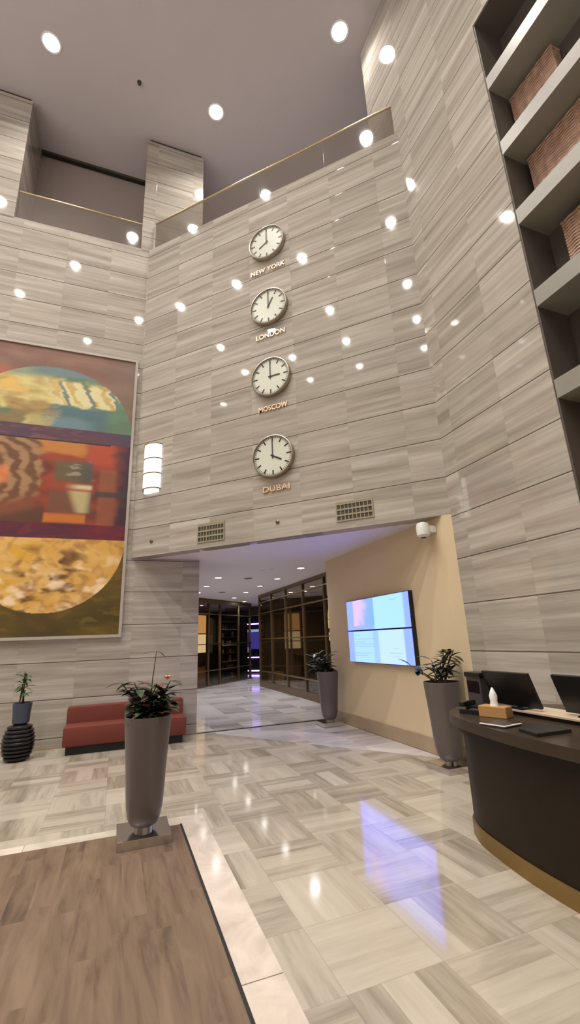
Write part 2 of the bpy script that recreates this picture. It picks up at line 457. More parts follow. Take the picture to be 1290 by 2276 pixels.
# ---------------------------------------------------------------- glass balustrades
def balustrade(name, p0, p1, n, label, group=None):
    p0 = Vector((*p0, 0)); p1 = Vector((*p1, 0)); d = p1-p0; Lg = d.length
    o = empty(name, (p0.x, p0.y, TOP), math.atan2(d.y, d.x), label, 'balustrade', group)
    for i in range(n):
        MB().box(Lg*i/n+.008, Lg*(i+1)/n-.008, .03, .045, .0, RAIL-TOP-.02).build('glass_panel', M_glass, o)
    MB().tube([(0.0, .0375, RAIL-TOP), (Lg, .0375, RAIL-TOP)], .022, 10).build('handrail', M_brass, o, True)
    MB().box(0, Lg, .015, .06, -.0, .03).build('base_channel', M_bronze, o)
    return o
balustrade('glass_balustrade', (KX+.12, KY+.02), (QX-.04, QY+.02), 4, 'long clear glass balustrade with brass handrail above the clock wall')
balustrade('glass_balustrade', L(2.77, -.04), L(.19, -.04), 2, 'short clear glass balustrade between the two stone pillars at upper left')

# ---------------------------------------------------------------- ceiling downlights
def downlight(name, r, mat, depth=.03):
    o = empty(name)
    MB().lathe([(r, -.012), (r+.035, -.012), (r+.035, .0), (r, .0)], 32, cap=False).build('trim_ring', M_white, o, True)
    MB().lathe([(.001, -.006), (r, -.006), (r, -.002), (.001, -.002)], 32, cap=False).build('lens', mat, o)
    return o
spots = []
grid = [(-1.26, 6.49, 'above the gallery, nearest the right stone wall'), (-4.5, 6.62, 'above the gallery, right of the stone pillar'),
        (-6.95, 3.97, 'at far left, over the abstract painting'), (-4.39, 3.95, 'mirrored in the front glass'),
        (-1.3, 4.2, 'over the front wall, mirrored in the balustrade near the right wall')]
for gy in (1.33, -1.5, -3.66):
    for gx in (-1.25, -4.3, -6.9, -9.43): grid.append((gx, gy, ''))
for gx in (-1.25, -4.3, -6.87, -12.02): grid.append((gx, -5.78, ''))
grid.append((1.6, 1.33, '')); grid.append((1.6, -1.5, '')); grid.append((2.0, -4.6, ''))
dl = downlight('ceiling_downlight', .165, M_disc)
for i, (x, y, lb) in enumerate(grid):
    o = dl if i == 0 else copy_tree(dl)
    o.location = (x, y, CE)
    o['category'] = 'ceiling light'; o['group'] = 'round downlights in the high ceiling'
    o['label'] = 'bright round high light ' + lb if lb else 'round recessed downlight of the high ceiling, mirrored in the stone walls'
    ld = bpy.data.lights.new('downlight_beam', 'SPOT'); ld.energy = 430 if lb else 360
    ld.spot_size = math.radians(125); ld.spot_blend = .9; ld.shadow_soft_size = .10; ld.color = (1, .945, .865)
    lo = bpy.data.objects.new('downlight_beam', ld); col.objects.link(lo); lo.location = (0, 0, -.03); lo.parent = o

# corridor ceiling lights
cd = downlight('corridor_downlight', .085, M_cdisc)
cl_pts = [(-4.065, 9.69), (-5.364, 11.083), (-6.543, 12.268), (-7.82, 13.625), (-9.176, 15.083), (-6.475, 9.846), (-7.755, 11.173), (-9.02, 12.506), (-9.777, 16.885), (-9.31, 17.45)]
names = ['nearest the beige wall', 'second from the beige wall', 'third from the beige wall', 'fourth from the beige wall', 'beside the left shopfront',
         'first of the left row, nearest the pier', 'second of the left row', 'at the edge of the stone pier', 'last on the left before the violet display', 'last on the right before the violet display']
for i, (x, y) in enumerate(cl_pts):
    o = cd if i == 0 else copy_tree(cd)
    o.location = (x, y, SO); tag(o, 'small round downlight in the white corridor ceiling, ' + names[i], 'ceiling light', 'corridor downlights')
    if i in (0, 2, 4, 5, 7, 8):
        ld = bpy.data.lights.new('corridor_beam', 'SPOT'); ld.energy = 95
        ld.spot_size = math.radians(140); ld.spot_blend = .8; ld.shadow_soft_size = .07; ld.color = (.93, .92, 1)
        lo = bpy.data.objects.new('corridor_beam', ld); col.objects.link(lo); lo.location = (0, 0, -.03); lo.parent = o
for (x, y, lb) in [(-5.947, 10.484, 'nearer the opening'), (-8.388, 12.991, 'farther into the corridor')]:
    o = empty('ceiling_speaker', (x, y, SO), 0, 'dark round ceiling grille between the corridor downlights, ' + lb, 'speaker', 'corridor ceiling grilles')
    MB().lathe([(.001, -.008), (.10, -.008), (.10, 0), (.001, 0)], 24, cap=False).build('grille', M_ventd, o)
    MB().lathe([(.10, -.012), (.12, -.01), (.12, 0), (.10, 0)], 24, cap=False).build('trim_ring', M_vent, o)
o = empty('air_diffuser', (-4.797, 9.338, SO), 0, 'pale round air diffuser in the corridor ceiling near the opening', 'air vent')
MB().lathe([(.001, -.02), (.09, -.02), (.1, 0)], 24, cap=False).build('diffuser_core', M_white, o, True)
MB().lathe([(.12, -.014), (.17, -.012), (.18, 0), (.13, 0)], 24, cap=False).build('diffuser_ring', M_white, o, True)
o = empty('sprinkler_head', (-5.758, 5.336, CE), 0, 'tiny dark sprinkler head in the middle of the high ceiling', 'sprinkler')
MB().lathe([(.05, 0), (.045, -.012), (.015, -.016), (.015, -.05), (.04, -.055), (.04, -.06), (.001, -.062)], 16).build('sprinkler_body', M_ventd, o, True)

# unseen ledge added behind the camera; its fill uplights brighten ceiling and walls
o = empty('fill_light_ledge', (-4.4, -7.84, 4.6), 0, 'long flat unseen ledge added on the rear wall of the hall, with fill uplights on top', 'added fill light')
MB().box(-7.5, 7.5, 0, 1.3, 0, .25, .01).build('fill_ledge_slab', M_bronze, o)
for k in range(5):
    x = -6+3*k
    MB().box(x-.7, x+.7, .35, .95, .25, .30).build('fill_light_tray', M_white, o)
    ld = bpy.data.lights.new('fill_uplight', 'AREA'); ld.shape = 'RECTANGLE'; ld.size = 1.3; ld.size_y = .5; ld.energy = 270; ld.color = (1, .95, .92)
    lo = bpy.data.objects.new('fill_uplight', ld); col.objects.link(lo); lo.location = (x, .65, .33); lo.rotation_euler = (PI, 0, 0); lo.parent = o

# ---------------------------------------------------------------- clocks
def hand(L1, L2, w, ang, th=.004):
    m = MB(); m.box(-w/2, w/2, -th, 0, -L2, L1, M=Matrix.Rotation(ang, 4, 'Y')); return m
def clock(z, hour, label, rr=.385):
    o = empty('wall_clock', (-3.11, KY, z), 0, label, 'clock', 'world clocks on the stone wall')
    Mx = Matrix.Rotation(PI/2, 4, 'X')
    MB().lathe([(rr*.93, 0), (rr, .01), (rr, .085), (rr*.985, .10), (rr*.95, .103), (rr*.935, .075)], 64, cap=False, M=Mx).build('case', M_steel, o, True)
    MB().lathe([(.001, .066), (rr*.945, .066), (rr*.945, .072), (.001, .072)], 64, cap=False, M=Mx).build('dial', M_dial, o); dl_ = o.children[-1] if o.children[-1].name.startswith('dial') else [c for c in o.children if c.name.startswith('dial')][0]
    m = MB(); n_ = 240          # one toothed minute ring
    ro = [.352]*n_; ri = [.320 if k % 4 == 0 else .349 for k in range(n_)]
    vo = [m.bm.verts.new((ro[k]*math.sin(2*PI*(k-.5)/n_), -.0745, ro[k]*math.cos(2*PI*(k-.5)/n_))) for k in range(n_)]
    for k in range(n_):
        a0 = 2*PI*(k-.5)/n_; a1 = 2*PI*(k+.5)/n_
        p = m.bm.verts.new((ri[k]*math.sin(a0), -.0745, ri[k]*math.cos(a0))); q = m.bm.verts.new((ri[k]*math.sin(a1), -.0745, ri[k]*math.cos(a1)))
        m.bm.faces.new([vo[k], vo[(k+1) % n_], q, p])
    m.build('minute_ring', M_ink, dl_)
    for k in range(12):
        if k == 0: hm = MB().box(-.012, .012, -.0765, -.071, .262, .345).build('hour_mark', M_ink, dl_)
        else: h2 = hm.copy(); col.objects.link(h2); h2.parent = dl_; h2.rotation_euler = (0, k*PI/6, 0)
    h = hand(.19, .04, .026, hour*PI/6).build('hour_hand', M_ink, o); h.location = (0, -.077, 0)
    h = hand(.29, .05, .017, 0).build('minute_hand', M_greybox, o); h.location = (0, -.083, 0)
    MB().lathe([(.001, .070), (.018, .070), (.018, .09), (.001, .09)], 16, cap=False, M=Mx).build('hand_boss', M_ink, o)
    gl = MB().lathe([(.001, .094), (rr*.94, .094), (rr*.94, .097), (.001, .097)], 64, cap=False, M=Mx).build('cover_glass', glass('clock glass', (.98, .98, .98), .0), o)
    return o
clock(9.225, 8, 'topmost round wall clock, reading eight, above the NEW YORK lettering')
clock(7.70, 1, 'second round wall clock from the top, reading one, above the LONDON lettering')
clock(6.175, 3, 'third round wall clock from the top, reading three, between two others')
clock(4.625, 4, 'lowest round wall clock, reading four, closest to the soffit opening')

def text_mesh(txt, width, height, depth, name, mat, parent=None):
    cu = bpy.data.curves.new('lettering', 'FONT'); cu.body = txt; cu.extrude = depth/2; cu.size = 1
    cu.align_x = 'CENTER'; cu.space_character = 1.08; cu.offset = .012
    to = bpy.data.objects.new('lettering_tmp', cu); col.objects.link(to)
    dg = bpy.context.evaluated_depsgraph_get(); dg.update()
    me = bpy.data.meshes.new_from_object(to.evaluated_get(dg))
    bpy.data.objects.remove(to)
    xs = [v.co.x for v in me.vertices]; ys = [v.co.y for v in me.vertices]
    sx = width/(max(xs)-min(xs)); sy = height/(max(ys)-min(ys)); cx = (max(xs)+min(xs))/2
    for v in me.vertices:
        v.co = Vector(((v.co.x-cx)*sx, -v.co.z - depth/2 - .002, (v.co.y-min(ys))*sy))
    me.materials.clear(); me.materials.append(mat)
    o = bpy.data.objects.new(name, me); col.objects.link(o)
    if parent: o.parent = parent
    return o
for txt, w, x, z, lb in [('NEW YORK', .74, -3.125, 8.575, 'copper NEW YORK lettering on the stone wall under the topmost clock'),
                         ('LONDON', .60, -3.11, 7.055, 'copper LONDON lettering on the stone wall under the second clock'),
                         ('MOSCOW', .57, -3.10, 5.53, 'copper city name lettering on the stone wall under the third clock'),
                         ('DUBAI', .50, -3.085, 4.005, 'copper city name lettering on the stone wall under the lowest clock')]:
    o = text_mesh(txt, w, .10, .025, 'city_name_sign', M_copper)
    o.location = (x, KY, z); tag(o, lb, 'sign', 'city names under the clocks')

# ---------------------------------------------------------------- vents, sensors, sconce, wall camera
def vent(x, z, w, h, label, rows=3):
    o = empty('vent_grille', (x, KY, z), 0, label, 'air vent', 'air vents above the opening')
    m = MB(); t = .022
    m.box(-w/2, w/2, -.015, 0, -h/2, -h/2+t); m.box(-w/2, w/2, -.015, 0, h/2-t, h/2)
    m.box(-w/2, -w/2+t, -.015, 0, -h/2+t, h/2-t); m.box(w/2-t, w/2, -.015, 0, -h/2+t, h/2-t)
    m.build('grille_frame', M_vent, o)
    MB().box(-w/2+t, w/2-t, -.004, 0, -h/2+t, h/2-t).build('duct_backing', M_ventd, o)
    ih = (h-2*t)/rows
    for r in range(rows):
        m = MB(); z0 = -h/2+t+r*ih
        m.box(-w/2+t, w/2-t, -.013, -.004, z0+ih*.72, z0+ih)
        for k in range(1, 9):
            xx = -w/2+t+(w-2*t)*k/9
            m.box(xx-.006, xx+.006, -.011, -.004, z0, z0+ih*.72)
        m.build('louvre_row', M_vent, o)
    return o
vent(-4.405, 3.465, .575, .345, 'left louvred air vent on the stone wall just above the opening')
vent(-1.77, 3.47, .60, .315, 'right louvred air vent on the stone wall above the beige corridor wall')
for x, lb in [(-3.09, 'small brown sensor button on the stone wall between the two vents'), (-5.743, 'small brown sensor button on the stone wall left of the vents')]:
    o = MB().lathe([(.035, 0), (.035, .012), (.015, .024), (.001, .025)], 20, M=Matrix.Rotation(PI/2, 4, 'X')).build('wall_sensor', M_bronze, None, True)
    o.location = (x, KY, 3.465); tag(o, lb, 'sensor', 'wall sensor buttons')

o = empty('wall_sconce', (-5.79, KY, 4.45), 0, 'tall half-round lit wall lamp with three opal panels at left of the clock wall', 'wall lamp')
def half(r, z0, z1, m, n=24):
    pts = [(r*math.cos(PI+PI*i/n), r*math.sin(PI+PI*i/n)*.75) for i in range(n+1)]
    m.prism(pts, z0, z1); return m
for k in range(3):
    half(.20, .055+k*.31, .055+k*.31+.285, MB()).build('opal_panel', M_sconce, o)
for k in range(4):
    half(.213, .029+k*.31, .053+k*.31, MB()).build('metal_band', M_steel, o)
half(.17, -.02, .03, MB()).build('bottom_diffuser', M_sconce, o)

o = empty('security_camera', (*Bw(.19, .08), 3.03), -PI/4, 'white wall-mounted camera high on the beige wall under the soffit', 'camera')
MB().box(-.05, .05, -.14, .075, -.05, .05, .01).build('bracket', M_white, o)
MB().lathe([(.045, -.12), (.09, -.09), (.095, .03), (.08, .08), (.03, .10)], 24, c=(0, -.12)).build('housing', M_white, o, True)
MB().lathe([(.001, -.135), (.035, -.13), (.04, -.121)], 20, c=(0, -.12), cap=False).build('lens', M_black, [c for c in o.children if c.name.startswith('housing')][0], True)

# ---------------------------------------------------------------- video wall screens
def screen_mat(name, kind):
    t = NT(name); tc = t.n('ShaderNodeTexCoord').outputs['Object']
    sp = t.n('ShaderNodeSeparateXYZ'); t.l(tc, sp.inputs[0]); x, z = sp.outputs[0], sp.outputs[2]  # x 0..2.04, z 0..0.54
    def rng(v, a, b, soft=.02):
        d = t.n('ShaderNodeMapRange'); d.interpolation_type = 'SMOOTHSTEP'; t.l(v, d.inputs[0]); d.inputs[1].default_value = a-soft; d.inputs[2].default_value = a+soft
        e = t.n('ShaderNodeMapRange'); e.interpolation_type = 'SMOOTHSTEP'; t.l(v, e.inputs[0]); e.inputs[1].default_value = b-soft; e.inputs[2].default_value = b+soft
        return t.math('MULTIPLY', d.outputs[0], t.math('SUBTRACT', 1., e.outputs[0]))
    cyan, peri, pale = hexlin(184, 240, 252), hexlin(160, 190, 252), hexlin(205, 240, 250)
    if kind == 0:
        c = t.mix(rng(x, .98, 1.88, .05), peri, cyan)
        pic = t.math('MULTIPLY', rng(x, .26, .98, .02), rng(z, .08, .62))
        n = t.noise(tc, 3.2, 3, .5, .4)
        g = t.math('ADD', t.math('MULTIPLY', x, .75), t.math('MULTIPLY', n, .45))
        pc = t.ramp(g, [(.32, hexlin(200, 110, 80)), (.42, hexlin(245, 205, 200)), (.62, hexlin(228, 205, 235)), (.75, hexlin(150, 190, 250)), (1., hexlin(130, 195, 250))])
        c = t.mix(pic, c, pc)
        c = t.mix(t.math('MULTIPLY', rng(z, .45, .465, .006), rng(x, 1.5, 1.68, .03)), c, hexlin(150, 215, 245))
    else:
        c = t.mix(rng(x, .22, 1.82, .03), peri, t.mix(rng(x, 1.05, 2.5, .12), hexlin(184, 232, 254), pale))
        c = t.mix(rng(x, .90, 1.08, .03), c, hexlin(170, 212, 252))
        for zz, x1 in ((.46, .45), (.40, .95), (.35, .62), (.315, .95), (.275, .95), (.16, .8), (.12, .7)):
            c = t.mix(t.math('MULTIPLY', t.math('MULTIPLY', rng(z, zz, zz+.012, .006), rng(x, .24, x1, .03)), .6), c, hexlin(130, 185, 235))
        for zz, x0, x1 in ((.17, 1.36, 1.75), (.125, 1.5, 1.66), (.24, 1.5, 1.64)):
            c = t.mix(t.math('MULTIPLY', t.math('MULTIPLY', rng(z, zz, zz+.016, .008), rng(x, x0, x1, .05)), .45), c, hexlin(150, 190, 235))
    t.color((0.01, 0.01, 0.01)); t.l(t.mix(1., c, (1.12, 1.12, 4.0), 'MULTIPLY'), t.b.inputs['Emission Color']); t.b.inputs['Emission Strength'].default_value = 1.05
    t.rough(.3)
    return t.m
def screen(z, kind, label):
    x, y = Bw(2.92, .0)
    o = empty('wall_screen', (x, y, z), -PI/4, label, 'screen', 'video wall')
    W = 2.045
    MB().box(0, W, -.075, -.005, 0, .55, .004).build('casing', M_black, o)
    MB().box(.012, W-.012, -.079, -.0755, .010, .54).build('display', screen_mat('lit screen picture', kind), o.children[0])
    return o
screen(1.135, 1, 'lower lit wall screen showing pale lines of text, on the beige corridor wall')
screen(1.69, 0, 'upper lit wall screen with a pinkish photograph at its left, on the beige corridor wall')

# ---------------------------------------------------------------- painting
def painting():
    u0, u1, z0, z1 = .13, 3.02, 1.79, 7.44
    ox, oy = L(u1, 0)
    root = empty('abstract_painting', (ox, oy, z0), PI/4, 'huge abstract painting with blue arch and golden half disc on the left stone wall', 'painting')
    W, H = u1-u0, z1-z0
    t = .05; m = MB()
    m.box(-t, W+t, -.07, -.0, -t, 0); m.box(-t, W+t, -.07, 0, H, H+t); m.box(-t, 0, -.07, 0, 0, H); m.box(W, W+t, -.07, 0, 0, H)
    m.build('picture_frame', M_frame, root)
    nx, nz = 230, 440
    me = bpy.data.meshes.new('canvas')
    vs = [(W*i/nx, -.045, H*j/nz) for j in range(nz+1) for i in range(nx+1)]
    fs = [(j*(nx+1)+i, j*(nx+1)+i+1, (j+1)*(nx+1)+i+1, (j+1)*(nx+1)+i) for j in range(nz) for i in range(nx)]
    me.from_pydata(vs, [], fs)
    ca = me.color_attributes.new('paint', 'FLOAT_COLOR', 'POINT')
    def nz3(x, y, z=0, o_=3): return noise.fractal(Vector((x, y, z)), 1., 2., o_)
    def mix(a, b, f):
        f = max(0, min(1, f)); return tuple(p+(q-p)*f for p, q in zip(a, b))
    def ss(a, b, v):
        k = max(0, min(1, (v-a)/(b-a))); return k*k*(3-2*k)
    H_ = lambda *c: hexlin(*c)
    def paint(u, z):
        # u = metres from the right-hand corner, z = height above floor
        n = nz3(u*1.2, z*3.2, 1); n2 = nz3(u*3, z*8, 4); nf = nz3(u*9, z*26, 8)
        if z > 5.72:
            e = ((u-1.60)/1.47)**2 + ((z-5.72)/1.31)**2
            c = mix(H_(112, 76, 62), H_(128, 92, 76), .5+n)
            c = mix(c, H_(158, 84, 58), ss(1.7, 2.7, u)*ss(.2, -.2, n+.1)*.0 + ss(2.2, 2.6, u)*ss(7.0, 6.8, z))
            c = mix(c, H_(112, 100, 84), ss(.9, .2, u)*.5)
            if e < 1:
                teal, navy, cream, yel, grn = H_(96, 128, 112), H_(72, 98, 108), H_(206, 196, 148), H_(208, 168, 84), H_(88, 112, 86)
                c = mix(teal, grn, .5+n)
                c00 = c
                if True: # right hand of the arch
                    c = mix(c, navy, ss(6.22, 6.14, z+n2*.05)*ss(.45, .75, u)*.9)
                    c = mix(c, H_(104, 132, 138), ss(5.98, 5.86, z+n*.1)*ss(.7, 1.1, u)*.7)
                    f = ss(6.18, 6.24, z+n2*.06)*ss(6.80, 6.70, z+(1.6-u)*.02+n2*.06)*ss(.40, .5, u+n2*.1)
                    st = math.sin((u*1.0+(z-6.5)*(-.45)+(z-6.5)**2*.6)*21+n2*2)
                    cc = mix(cream, H_(186, 160, 96), ss(.2, .9, st+n))
                    cc = mix(cc, H_(104, 120, 112), ss(.72, .98, math.sin((u+(z-6.5)*-.45)*13.5+1+n2)))
                    c = mix(c, cc, f)
                    c = mix(c, H_(96, 118, 122), ss(6.80, 6.88, z-n*.05))
                cr_ = c; c = c00
                if True:
                    cc = mix(H_(172, 146, 84), H_(198, 184, 120), .5+n2)
                    cc = mix(cc, yel, ss(.0, .3, nz3(u*2, z*2.5, 7))*ss(6.3, 6.5, z))
                    cc = mix(cc, H_(86, 108, 84), ss(6.2, 5.95, z+n2*.15)*ss(2.0, 2.2, u+n*.3))
                    cc = mix(cc, H_(140, 104, 52), ss(.05, .35, n)*.7*ss(6.5, 6.3, z))
                    cc = mix(cc, H_(158, 150, 96), ss(6.05, 5.9, z)*ss(2.1, 1.9, u)*.7)
                    c = mix(cc, H_(128, 136, 110), ss(6.72, 6.85, z-n*.05))
                    c = mix(c, H_(96, 116, 116), ss(6.78, 6.9, z)*ss(2.2, 1.9, u))
                c = mix(cr_, c, ss(1.42, 1.82, u+n2*.25))
            return mix(c, H_(60, 60, 60), .0)
        if z > 5.45:
            c = mix(H_(88, 54, 62), H_(74, 48, 66), .5+n*1.5)
            c = mix(c, H_(128, 74, 76), ss(.1, .5, nz3(u*2, z*9, 3))*.6)
            return mix(c, H_(66, 54, 80), ss(.9, .2, u)*.7)
        if z > 3.80:
            if z > 5.425 and u > .5: return H_(36, 22, 26)
            c = mix(H_(146, 58, 30), H_(98, 44, 34), .5+n*1.3)
            c = mix(c, H_(180, 116, 50), ss(5.08, 5.2, z+n*.1)*ss(.72, 1.05, u+n2*.1)*ss(1.95, 1.75, u))
            c = mix(c, H_(166, 66, 38), ss(4.8, 5.1, z)*ss(1.0, .8, u)*ss(.3, .5, u))
            c = mix(c, H_(58, 34, 50), ss(.50, .2, u+n*.25+(z-4.6)*.08))
            c = mix(c, H_(150, 92, 62), ss(4.95, 4.9, z)*ss(.70, .62, u)*ss(.3, .4, u)*.5)
            # left fan of bark-like strokes
            if u > 1.56:
                d = math.hypot(u-2.75, (z-4.75)*1.0)
                st = math.sin(d*24+n*3+math.atan2(z-4.75, 2.75-u)*2.5)
                g = mix(H_(104, 66, 40), H_(156, 118, 82), ss(-.9, .9, st+n2*1.2))
                g = mix(g, H_(120, 66, 40), ss(4.3, 4.0, z-(2.3-u)*.35))
                c = mix(c, g, ss(1.60, 1.72, u+n2*.08+abs(z-4.6)*-.08))
                c = mix(c, H_(84, 50, 32), ss(4.10, 3.92, z+(u-1.9)*.35))
                c = mix(c, H_(214, 122, 70), ss(2.14, 2.25, u)*ss(4.9, 4.8, z)*ss(4.45, 4.6, z)*.8)
            # two dark square panels
            def rect(a0, a1, b0, b1, s=.03): return ss(a0-s, a0+s, u)*ss(a1+s, a1-s, u)*ss(b0-s, b0+s, z)*ss(b1+s, b1-s, z)
            g = mix(H_(92, 84, 56), H_(70, 74, 72), ss(1.2, .8, u)); g = mix(g, H_(150, 146, 130), ss(.1, .5, n2+nf*.2)*.8*ss(1.35, 1.15, u))
            c = mix(c, g, rect(.78, 1.44, 4.62, 5.05, .06)*.9)
            g = mix(H_(110, 68, 48), H_(72, 72, 76), ss(.28, .34, max(abs(u-1.28)*1.3, abs(z-4.24)*1.4)))
            g = mix(g, H_(196, 178, 124), ss(.20, .02, abs(u-.95+(z-4.2)*-.15)-(z-4.2)*.22-.02)*.75)
            c = mix(c, g, rect(.78, 1.50, 4.02, 4.45))
            c = mix(c, H_(208, 196, 158), rect(.78, 1.3, 4.49, 4.575, .035)*ss(1.3, .95, u)*.85)
            c = mix(c, H_(52, 52, 56), rect(.12, .72, 4.36, 4.47, .02)*.85)
            c = mix(c, H_(190, 112, 44), rect(.85, 1.55, 3.82, 3.99, .03)*.85)
            c = mix(c, H_(130, 70, 50), rect(.3, .64, 4.0, 4.3, .05)*.6)
            return c
        if z > 3.515:
            c = mix(H_(98, 26, 44), H_(78, 26, 48), .5+n*1.4); return mix(c, H_(118, 34, 44), ss(.1, .4, n2)*.5)
        e = ((u-1.42)/1.30)**2 + ((z-3.52)/1.34)**2
        if e < 1 and u > .1:
            c = mix(H_(204, 156, 76), H_(214, 170, 92), .5+n*1.4)
            c = mix(c, H_(226, 190, 146), ss(-.1, .5, nz3(u*1.6, z*2.2, 12))*ss(3.3, 2.6, z)*.9)
            c = mix(c, H_(206, 158, 46), ss(1.3, 1.9, u)*ss(.2, -.1, n)*.7)
            b = nz3(u*2.4+3, z*5.5, 21); gate = ss(.65, 1.0, u)*ss(2.1, 1.7, u)*ss(3.45, 3.2, z)
            c = mix(c, H_(98, 66, 30), ss(-.08, .42, b)*gate)
            b = nz3(u*3.4+9, z*3.5+u*2, 31)
            c = mix(c, H_(138, 94, 48), ss(.0, .6, b)*ss(2.4, 1.9, u)*.5)
            c = mix(c, H_(150, 104, 56), ss(.1, .7, nz3(u*4, z*6-u*3, 41))*.5)
            c = mix(c, H_(240, 214, 178), ss(.05, .7, nz3(u*3, z*4, 51))*ss(3.4, 2.9, z)*.8)
            return c
        c = mix(H_(92, 74, 20), H_(72, 58, 14), .5+n*1.3)
        c = mix(c, H_(112, 88, 26), ss(.1, .4, n2)*.6)
        c = mix(c, H_(70, 52, 26), ss(1.0, 1.3, u)*ss(1.9, 1.6, u)*.6)
        return c
    data = []
    for j in range(nz+1):
        for i in range(nx+1):
            c = paint(u1 - W*i/nx, z0 + H*j/nz); data.extend((*c, 1.))
    ca.data.foreach_set('color', data)
    t = NT('painted canvas'); at = t.n('ShaderNodeAttribute'); at.attribute_name = 'paint'
    c = at.outputs['Color']
    ob = t.n('ShaderNodeTexCoord').outputs['Object']; w = t.noise(ob, 60, 2)
    tone = t.math('ADD', t.math('MULTIPLY', w, .16), .92)
    t.color(t.mix(1., c, t.xyz(tone, tone, tone), 'MULTIPLY')); t.rough(.45); t.bump(w, .1, .003)
    me.materials.append(t.m)
    o = bpy.data.objects.new('canvas', me); col.objects.link(o); o.parent = root
    MB().box(0, W, -.044, -.002, 0, H).build('stretcher_board', M_frame, root)
painting()

# ---------------------------------------------------------------- niche shelves and boxes
zs = [3.98, 5.16, 6.36, 7.51, 8.70]
order = ['lowest visible', 'second lowest', 'middle', 'second highest', 'highest']
for z, nm in zip(zs, order):
    o = MB().prism([Rw(N0+.02, -.0), Rw(N1-.02, -.0), Rw(N1-.02, -ND+.001), Rw(N0+.02, -ND+.001)], z, z+.22).build('niche_shelf', M_conc)
    tag(o, nm + ' thick grey stone shelf in the tall wall niche at right', 'shelf', 'shelves in the wall niche')
def woven_mat():
    t = NT('terracotta woven rattan'); tc = t.n('ShaderNodeTexCoord').outputs['Object']
    sp = t.n('ShaderNodeSeparateXYZ'); t.l(tc, sp.inputs[0])
    wv = t.math('SINE', t.math('ADD', t.math('MULTIPLY', sp.outputs[2], 150.), t.math('MULTIPLY', t.math('SINE', t.math('MULTIPLY', sp.outputs[0], 45.)), 1.1)))
    n = t.noise(tc, 9, 3)
    f = t.math('ADD', t.math('MULTIPLY', wv, .28), n)
    t.color(t.ramp(f, [(.2, (.24, .13, .09)), (.5, (.42, .26, .19)), (.85, (.62, .44, .33))])); t.rough(.7); t.bump(wv, .5, .01)
    return t.m
WM = woven_mat()
def woven(u0, u1, zb, h, label, d0=.33):
    o = empty('woven_box', (*Rw(u0, -d0), zb), -PI/4, label, 'box', 'woven boxes in the wall niche')
    L_ = u1-u0; m = MB(); nb = int(h/.042)
    for k in range(nb):      # coiled rows of plaited cane
        m.box(0, L_, 0, ND-d0-.02, k*h/nb, (k+1)*h/nb-.004, .012)
    bk = m.build('basket_body', WM, o)
    MB().box(-.006, L_+.006, -.008, ND-d0-.015, h, h+.03, .008).build('lid', WM, o)
woven(N0+.05, 2.55, 7.73, .86, 'long terracotta woven box at the left end of the second highest shelf')
woven(N0+.09, 4.3, 6.58, .86, 'long terracotta woven box on the middle niche shelf')
woven(2.14, 4.0, 5.38, .80, 'terracotta woven box set back from the end of the second lowest shelf')
woven(N0+.05, 4.6, 8.92, .40, 'low red brown woven box on the highest niche shelf')
woven(N0+.05, 3.6, 2.61, 1.20, 'tall amber woven box standing in the bottom of the niche')

# ---------------------------------------------------------------- sofa
def sofa():
    # origin at left rear floor corner, x to the right along the wall, -y into the room
    u_l = .39
    fx, fy = -6.342, 5.374
    o = empty('red_sofa', (fx - S*.66, fy + S*.66, 0), PI/4, 'low rust red upholstered sofa against the left stone wall behind the planter', 'sofa')
    W = 1.87; D = .66
    MB().box(0.05, W-.05, -D+.06, -.04, 0, .12, .004).build('plinth', M_blackm, o)
    MB().box(0, W, -D, -.22, .12, .40, .03).build('seat', M_sofa, o, True)
    m = MB(); m.box(0, W, -.235, -.0, .12, .645, .03); m.build('backrest', M_sofa, o, True)
    return o
sofa()

# ---------------------------------------------------------------- planters
def tall_planter(loc, rz, label, plate=True, pot=M_pot, hgt=.965, r=.205, group='tall grey planters on metal plates', sz=.43):
    o = empty('tall_planter', loc, rz, label, 'planter', group)
    k = hgt-.10
    prof = [(.42, 0), (.55, .02), (.66, .07), (.74, .16), (.79, .30), (.84, .50), (.91, .72), (.97, .88), (1.0, 1.0), (.93, 1.0), (.91, .93)]
    prof = [(a*r, .10+b*k) for a, b in prof]
    b = MB().lathe(prof, 48, cap=False)
    b.lathe([(.001, .101), (.42*r, .101)], 48, cap=False)
    pb = b.build('pot_body', pot, o, True)
    MB().lathe([(.001, .10+k*.95), (.5*r, .10+k*.965), (.915*r, .10+k*.945)], 32, cap=False).build('soil', M_soil, pb, True)
    if plate:
        MB().box(-sz/2, sz/2, -sz/2, sz/2, 0, .07, .004).build('base_plate', M_chrome, o)
        MB().lathe([(.075, .07), (.075, .10)], 24).build('pedestal', M_chrome, o, True)
    return o
